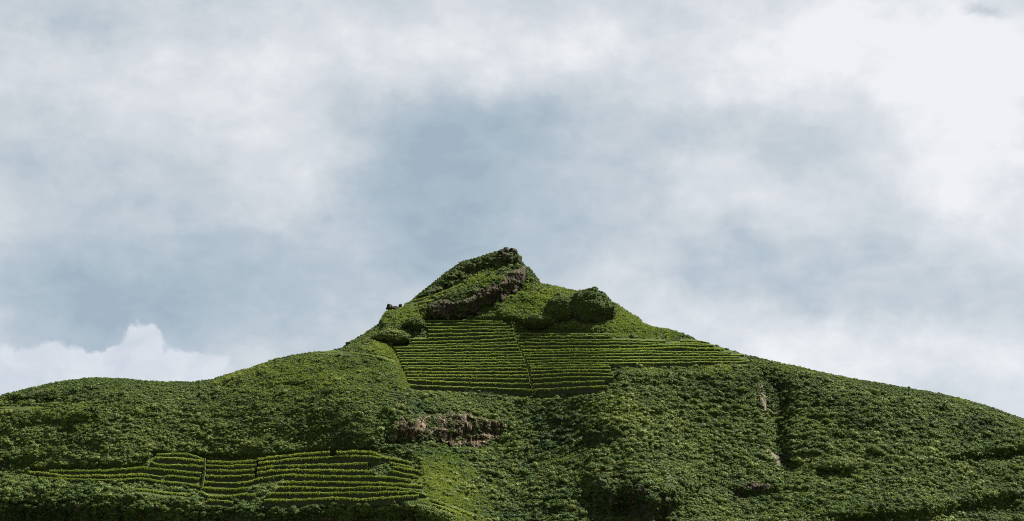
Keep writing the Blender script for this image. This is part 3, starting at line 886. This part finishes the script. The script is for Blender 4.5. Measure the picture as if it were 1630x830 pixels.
make_terrace('lower grassy ledge on the flank left of the summit cliff', [(650, 487), (668, 482), (690, 478)], 3, GE, 1305, lush=.5)

# stairway between the two halves of the upper field: one flight per terrace level
st = bpy.data.objects.new('stairway', None); C.objects.link(st)
org = at(834, 566, float(depth(834, 566)))
st.location = org
tag(st, 'narrow stone stairway climbing between the two halves of the upper terraces', 'stairway')
lev = np.linspace(512, 629, 24)
for a, b in zip(lev[:-1], lev[1:]):
    bm = bmesh.new()
    for k in range(5):
        py = a + (b - a) * (k + 0.5) / 5
        px = stair_x(py)
        Y = float(depth(px, py)) - 0.5
        p = at(px, py, Y) - org
        r = bmesh.ops.create_cube(bm, size=1.0)
        for v in r['verts']:
            v.co = Vector((v.co.x * 0.8 + p[0] + 0.45 * math.sin(py * 1.2), v.co.y * 1.1 + p[1] + 0.35, v.co.z * 0.36 + p[2]))
    me = bpy.data.meshes.new('flight'); bm.to_mesh(me); bm.free(); me.materials.append(M['step'])
    link('flight', me, st)
    base = np.array([at(stair_x(q) - 3, q, float(depth(stair_x(q), q)) - 0.9) for q in np.linspace(a, b, 4)]) - org
    g = link('grass_fringe', blade_mesh('grass_fringe', base, 26, .25, .6, .08, .9, int(a), M['grass']), st)
    g['tint'] = 0.6
    tag(g, kind='stuff')
# stone steps in the lower field
sw = bpy.data.objects.new('stairway', None); C.objects.link(sw)
org2 = at(325, 755, float(depth(325, 755))); sw.location = org2
tag(sw, 'short stone steps and end wall joining the lower terraces at the left', 'stairway')
for j, (y0, y1) in enumerate([(730, 741), (741, 752), (752, 763), (763, 777)]):
    bm = bmesh.new()
    for k in range(6):
        py = y0 + (y1 - y0) * (k + .5) / 6
        px = 325.5 - max(0, py - 752) * 0.2
        p = at(px, py, float(depth(px, py)) - 1.0) - org2
        r = bmesh.ops.create_cube(bm, size=1.0)
        for v in r['verts']:
            v.co = Vector((v.co.x * .7 + p[0] + .15 * math.sin(py * 2.7), v.co.y * 1.2 + p[1] + .4, v.co.z * 0.6 + p[2]))
    me = bpy.data.meshes.new('flight'); bm.to_mesh(me); bm.free(); me.materials.append(M['step'])
    link('flight', me, sw)

# ------------------------------------------------------------------ shrubs
def shrub_mesh(name, seed, n=230):
    r = np.random.default_rng(seed)
    k = r.integers(5, 9)
    cen = np.stack([r.normal(0, .42, k), r.normal(0, .42, k), r.uniform(.15, .62, k)], -1)
    rad = r.uniform(.34, .56, k)
    wi = rad ** 2 / (rad ** 2).sum()
    j = r.choice(k, n, p=wi)
    dv = r.normal(0, 1, (n, 3)); dv[:, 2] = np.abs(dv[:, 2]) * 1.0 - 0.35
    dv /= np.linalg.norm(dv, axis=1, keepdims=True)
    p = cen[j] + dv * (rad[j] * r.uniform(.72, 1.08, n))[:, None]
    nrm = dv + r.normal(0, .55, (n, 3)); nrm /= np.linalg.norm(nrm, axis=1, keepdims=True)
    t1 = np.cross(nrm, r.normal(0, 1, (n, 3))); t1 /= np.linalg.norm(t1, axis=1, keepdims=True)
    t2 = np.cross(nrm, t1)
    L = r.uniform(.09, .17, n)[:, None]; W = L * r.uniform(.45, .75, n)[:, None]
    V = np.stack([p - t1 * L, p + t2 * W + nrm * .02, p + t1 * L, p - t2 * W + nrm * .02], 1).reshape(-1, 3)
    Fq = np.arange(n * 4).reshape(-1, 4)
    Ft = np.concatenate([Fq[:, [0, 1, 2]], Fq[:, [0, 2, 3]]], 0)
    # solid inner blobs, added to keep light from passing through the shrub
    bm = bmesh.new(); bmesh.ops.create_icosphere(bm, subdivisions=1, radius=1.0)
    sv = np.array([v.co[:] for v in bm.verts]); sf = np.array([[v.index for v in f.verts] for f in bm.faces]); bm.free()
    VV, FF, off = [V], [Ft], len(V)
    for c, q in zip(cen, rad):
        VV.append(c + sv * q * 0.74 * r.uniform(.85, 1.1, (len(sv), 1))); FF.append(sf + off); off += len(sv)
    return mesh_np(name, np.concatenate(VV), np.concatenate(FF), M['shrub'], False)


def tuft_mesh(name, seed, n=34):
    r = np.random.default_rng(seed)
    p = np.stack([r.normal(0, .34, n), r.normal(0, .34, n), np.full(n, -.05)], -1)
    a = r.uniform(0, 2 * np.pi, n); h = r.uniform(.45, 1.0, n); ln = r.uniform(.1, .7, n) * h
    tip = p + np.stack([ln * np.cos(a), ln * np.sin(a), h], -1)
    wv = np.stack([np.cos(a + 1.5), np.sin(a + 1.5), 0 * a], -1) * 0.075
    mid = p * .45 + tip * .55 + np.array([0, 0, .1])
    V = np.stack([p - wv, p + wv, mid + wv * .8, tip, mid - wv * .8], 1).reshape(-1, 3)
    i = np.arange(n)[:, None] * 5
    Ft = np.concatenate([i + np.array([[0, 1, 2]]), i + np.array([[0, 2, 4]]), i + np.array([[4, 2, 3]])], 0)
    return mesh_np(name, V, Ft, M['grass'], False)


SHR = [shrub_mesh('shrub', 500 + k, 210 + 14 * k) for k in range(8)]
TUF = [tuft_mesh('grass_tuft', 600 + k) for k in range(4)]

# sample the front of the hill evenly by area
nb = NB
Vg = ALL[nb - 2:]
pxv, pyv = to_pix(Vg)
A, B, Cc, Dd = Vg[:-1, :-1], Vg[:-1, 1:], Vg[1:, 1:], Vg[1:, :-1]
nrmq = np.cross(Cc - A, Dd - B)
areaq = 0.5 * np.linalg.norm(nrmq, axis=-1)
cpx = (pxv[:-1, :-1] + pxv[1:, 1:]) / 2; cpy = (pyv[:-1, :-1] + pyv[1:, 1:]) / 2
inview = (cpx > -120) & (cpx < 1750) & (cpy < 870)
areaq = areaq * inview


def sample(n, seed):
    r = np.random.default_rng(seed)
    pr = areaq.ravel() / areaq.sum()
    idx = r.choice(pr.size, n, p=pr)
    i, j = np.unravel_index(idx, areaq.shape)
    u, v = r.random(n)[:, None], r.random(n)[:, None]
    p = (A[i, j] * (1 - u) + B[i, j] * u) * (1 - v) + (Dd[i, j] * (1 - u) + Cc[i, j] * u) * v
    q = nrmq[i, j]; q = q / np.linalg.norm(q, axis=1, keepdims=True)
    q = np.where(q[:, 2:3] < 0, -q, q)
    return p, q, r


def rock_mask(px, py, margin=0.0):
    m = np.zeros(px.shape, bool)
    for po in ROCK_POLYS:
        xs = [a for a, _ in po]; ys = [b for _, b in po]
        sel = (px > min(xs) - 8) & (px < max(xs) + 8) & (py > min(ys) - 8) & (py < max(ys) + 8)
        if sel.any():
            ii = np.nonzero(sel)[0]
            m[ii] |= poly_dist(px[ii], py[ii], po) < margin
    return m


def on_terrace(px, py):
    return TERRACE_MAP[np.clip(py.astype(int), 0, 999), np.clip(px.astype(int) + 150, 0, 1999)]


def gauss(px, py, x, y, sx, sy):
    return np.exp(-((px - x) / sx) ** 2 - ((py - y) / sy) ** 2)


def grassy(px, py):
    """where grass outweighs scrub"""
    g = 0.9 * gauss(px, py, 690, 770, 50, 45) + 0.6 * gauss(px, py, 720, 815, 60, 30) + 0.75 * gauss(px, py, 860, 485, 60, 30) + 0.8 * gauss(px, py, 1010, 520, 60, 22)
    g = g + 0.9 * np.exp(-(line_dist(px, py, [(600, 556), (626, 562), (640, 582), (650, 606)]) / 11) ** 2) + 0.6 * gauss(px, py, 780, 445, 40, 8) + 0.5 * gauss(px, py, 640, 505, 30, 14)
    g = g + 0.4 * gauss(px, py, 1100, 560, 80, 30) + 0.35 * gauss(px, py, 500, 600, 120, 25) + 0.35 * gauss(px, py, 110, 660, 70, 20) + 0.5 * gauss(px, py, 720, 512, 70, 5)
    return np.clip(g, 0, 1)


def size_map(px, py):
    big = 1.12 * np.ones(px.shape)
    big -= 0.45 * gauss(px, py, 420, 600, 330, 80)
    big -= 0.50 * gauss(px, py, 800, 500, 260, 60)
    big += 0.30 * gauss(px, py, 860, 720, 200, 80) + 0.35 * gauss(px, py, 200, 820, 400, 40) + 0.15 * gauss(px, py, 1400, 720, 250, 110)
    return big


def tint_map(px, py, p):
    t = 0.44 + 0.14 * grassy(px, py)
    t = t - 0.26 * gauss(px, py, 880, 680, 90, 60) - 0.24 * gauss(px, py, 300, 822, 500, 24) - 0.26 * np.exp(-(line_dist(px, py, [(1228, 600), (1246, 690), (1240, 760)]) / 16) ** 2)  # darker leaf tint partly paints the shade of the gully and left-facing slope
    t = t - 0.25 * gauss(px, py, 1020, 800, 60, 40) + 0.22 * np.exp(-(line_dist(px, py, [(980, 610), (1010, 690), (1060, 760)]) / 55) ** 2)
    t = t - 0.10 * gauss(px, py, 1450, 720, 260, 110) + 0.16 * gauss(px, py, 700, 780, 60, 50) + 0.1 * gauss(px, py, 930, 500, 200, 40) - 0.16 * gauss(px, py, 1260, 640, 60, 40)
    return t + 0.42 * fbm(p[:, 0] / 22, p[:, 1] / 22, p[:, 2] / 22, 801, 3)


NS = 105000
p, q, r = sample(NS, 71)
px, py = to_pix(p)
keep = ~on_terrace(px, py) & ~rock_mask(px, py, -1.5)
keep &= r.random(NS) > 0.80 * grassy(px, py)
gapn = fbm(p[:, 0] / 9, p[:, 1] / 9, p[:, 2] / 2.4, 820, 3)
keep &= r.random(NS) < np.clip(0.70 + 1.2 * gapn, 0.12, 1)
p, q, px, py = p[keep], q[keep], px[keep], py[keep]
# a thin scatter on the rock faces too
p2, q2, r2 = sample(60000, 72)
px2, py2 = to_pix(p2)
on = rock_mask(px2, py2, 1.0)
p2, q2, px2, py2 = p2[on], q2[on], px2[on], py2[on]
kk = fbm(p2[:, 0] / 4, p2[:, 1] / 4, p2[:, 2] / 4, 830, 3) > 0.05
dens = np.where(py2 > 740, 0.10, 0.05)
kk &= r2.random(len(p2)) < dens
kk &= ~((px2 > 612) & (px2 < 815) & (py2 > 650) & (py2 < 720) & (r2.random(len(p2)) < 0.6))
p2, q2, px2, py2 = p2[kk], q2[kk], px2[kk], py2[kk]
p2 = p2.copy(); p2[:, 1] -= np.where(py2 > 740, 1.4, 1.6)
# low undergrowth closes the gaps
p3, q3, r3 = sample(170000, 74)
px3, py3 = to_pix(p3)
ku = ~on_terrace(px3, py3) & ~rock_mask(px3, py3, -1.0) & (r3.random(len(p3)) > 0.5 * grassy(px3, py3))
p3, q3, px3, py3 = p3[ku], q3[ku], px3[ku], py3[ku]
n1, n2, n3 = len(p), len(p2), len(p3)
cp = np.array([c[0] for c in COVER]); cq = np.array([c[1] for c in COVER]); cr_ = np.array([c[2] for c in COVER])
cpx_, cpy_ = to_pix(cp)
Pp = np.concatenate([p, p2, cp, p3]); Qq = np.concatenate([q, q2, cq, q3])
PXs = np.concatenate([px, px2, cpx_, px3]); PYs = np.concatenate([py, py2, cpy_, py3])
N = len(Pp)
rs = np.random.default_rng(99)
sz = size_map(PXs, PYs) * 0.62 * np.exp(rs.normal(0, .46, N))
sz[n1:n1 + n2] *= 0.62
sz[n1 + n2:N - n3] = cr_
sz[N - n3:] = rs.uniform(.28, .52, n3)
sz = np.clip(sz, .3, 2.6)
sky_gap = PYs - sky_y(PXs)
sz = np.where(sky_gap < 8, np.minimum(sz, np.where(rs.random(N) < 0.05, 1.3, 0.7)), sz)
sz = np.where((sky_gap < 6) & (PXs > 600) & (PXs < 860), np.minimum(sz, 0.55), sz)
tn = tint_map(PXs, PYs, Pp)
tn[n1 + n2:N - n3] -= 0.04
tn[N - n3:] -= 0.26  # undergrowth leaves darkened, shade between the bushes put into their colour
var = rs.integers(0, 8, N)
rotz = rs.uniform(0, 6.283, N)
asp = rs.uniform(.65, 1.15, N)
tilt = np.stack([-0.45 * Qq[:, 1], 0.45 * Qq[:, 0]], -1)
Pp[:, 2] -= 0.18 * sz

# the largest ones in view are individuals
vis = (PXs > 15) & (PXs < 1615) & (PYs < 818) & (np.arange(N) < n1) & (PYs - sky_y(PXs) > 4)
score = np.where(vis, sz / Pp[:, 1], -1)
order = np.argsort(-score)
IND = order[:300]
GROUP_S = 'shrubs scattered over the hillside'


def zone(x, y):
    if y > 780 and x < 740: return 'dark leafy shrub growing below the lower terraces, on the bottom cliff'
    if x < 200 and y < 740: return 'rounded green shrub on the far-left slope above the long low terraces'
    if x < 430 and y < 740: return 'rounded green shrub on the slope above the sagging bay of the lower terraces'
    if x < 640 and y < 722: return 'rounded green shrub on the left shoulder above the lower right bay'
    if x < 700 and y > 722: return 'green shrub at the edge of the lower terraces'
    if x < 830 and y < 665: return 'dark green shrub between the upper terraces and the tan cliff'
    if x < 830: return 'leafy green shrub in the green hollow around and below the tan cliff'
    if x < 940: return 'dark green shrub on the shaded side of the central hollow'
    if x < 1100 and y < 740: return 'olive green shrub on the sunlit central spur'
    if x < 1110: return 'dark shrub around the overgrown lower cliff right of centre'
    if x < 1200: return 'green shrub between the central spur and the gully'
    if x < 1300: return 'dark green shrub beside the gully on the right slope'
    if y < 700: return 'green shrub high on the right slope under the skyline'
    return 'green shrub low on the right slope'


first = {}
for i in IND:
    v = int(var[i])
    o = link('shrub', SHR[v])
    o.location = Pp[i]
    o.rotation_euler = (float(tilt[i, 0]), float(tilt[i, 1]), float(rotz[i]))
    o.scale = (float(sz[i]), float(sz[i]), float(sz[i] * asp[i]))
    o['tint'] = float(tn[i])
    z = zone(PXs[i], PYs[i])
    tag(o, z, 'shrub', z.replace('shrub', 'shrubs', 1))
    first.setdefault(v, o)
rest = np.setdiff1d(np.arange(N), IND)


def point_cloud(name, pos, rot, scl, tint_, vr, protos, label, cat):
    me = bpy.data.meshes.new(name)
    me.vertices.add(len(pos)); me.vertices.foreach_set('co', np.asarray(pos, np.float32).ravel())
    for nm, ty, dat, key in (('rot', 'FLOAT_VECTOR', rot, 'vector'), ('scl', 'FLOAT_VECTOR', scl, 'vector'), ('tint', 'FLOAT', tint_, 'value'), ('variant', 'INT', vr, 'value')):
        at_ = me.attributes.new(nm, ty, 'POINT')
        at_.data.foreach_set(key, np.asarray(dat, np.int32 if ty == 'INT' else np.float32).ravel())
    me.update()
    o = link(name, me)
    tag(o, label, cat, kind='stuff')
    ng = bpy.data.node_groups.new(name + '_scatter', 'GeometryNodeTree')
    ng.interface.new_socket('Geometry', in_out='INPUT', socket_type='NodeSocketGeometry')
    ng.interface.new_socket('Geometry', in_out='OUTPUT', socket_type='NodeSocketGeometry')
    gi = ng.nodes.new('NodeGroupInput'); go = ng.nodes.new('NodeGroupOutput')
    jn = ng.nodes.new('GeometryNodeJoinGeometry')
    for pr in protos:
        oi = ng.nodes.new('GeometryNodeObjectInfo')
        oi.transform_space = 'ORIGINAL'
        oi.inputs['Object'].default_value = pr
        oi.inputs['As Instance'].default_value = True
        ng.links.new(oi.outputs['Geometry'], jn.inputs[0])
    ip = ng.nodes.new('GeometryNodeInstanceOnPoints')
    ip.inputs['Pick Instance'].default_value = True
    def na(nm, ty):
        n = ng.nodes.new('GeometryNodeInputNamedAttribute'); n.data_type = ty; n.inputs[0].default_value = nm
        return [s for s in n.outputs if s.enabled and s.name == 'Attribute'][0]
    ng.links.new(gi.outputs[0], ip.inputs['Points'])
    ng.links.new(jn.outputs[0], ip.inputs['Instance'])
    ng.links.new(na('variant', 'INT'), ip.inputs['Instance Index'])
    ng.links.new(na('rot', 'FLOAT_VECTOR'), ip.inputs['Rotation'])
    ng.links.new(na('scl', 'FLOAT_VECTOR'), ip.inputs['Scale'])
    ng.links.new(ip.outputs[0], go.inputs[0])
    md = o.modifiers.new('scatter', 'NODES'); md.node_group = ng
    return o


rot = np.concatenate([tilt, rotz[:, None]], 1)
scl = np.stack([sz, sz, sz * asp], -1)
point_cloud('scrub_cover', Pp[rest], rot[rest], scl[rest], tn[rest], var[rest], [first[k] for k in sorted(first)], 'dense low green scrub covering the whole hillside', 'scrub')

# grass between the shrubs and over the grassy patches
NG = 200000
p, q, r = sample(NG, 73)
px, py = to_pix(p)
g = grassy(px, py)
keep = ~on_terrace(px, py) & ~rock_mask(px, py, 0.5)
keep &= r.random(NG) < np.clip(0.05 + 1.1 * g + 0.25 * (fbm(p[:, 0] / 12, p[:, 1] / 12, p[:, 2] / 12, 850, 3)), 0.03, 1)
p, q, px, py = p[keep], q[keep], px[keep], py[keep]
n = len(p)
gs = r.uniform(.5, 1.05, n)
tint_g = 0.25 + 0.25 * grassy(px, py) + 0.35 * fbm(p[:, 0] / 15, p[:, 1] / 15, p[:, 2] / 15, 860, 3)
gt = []
for k in range(4):
    o = link('grass_tuft', TUF[k], None, at(690 + 9 * k, 764 + 8 * k, float(hill_depth(690 + 9 * k, 764 + 8 * k)) - .3))
    o['tint'] = 0.6
    tag(o, ['topmost', 'upper', 'lower', 'lowest'][k] + ' of four bright grass tufts on the sunny slope right of the lower terraces', 'grass', 'grass tufts on the sunny slope')
    gt.append(o)
point_cloud('grass', p, np.stack([-0.3 * q[:, 1], 0.3 * q[:, 0], r.uniform(0, 6.28, n)], -1), np.stack([gs * 1.1, gs * 1.1, gs], -1), tint_g, r.integers(0, 4, n), gt,
            'short bright green grass growing between the shrubs', 'grass')
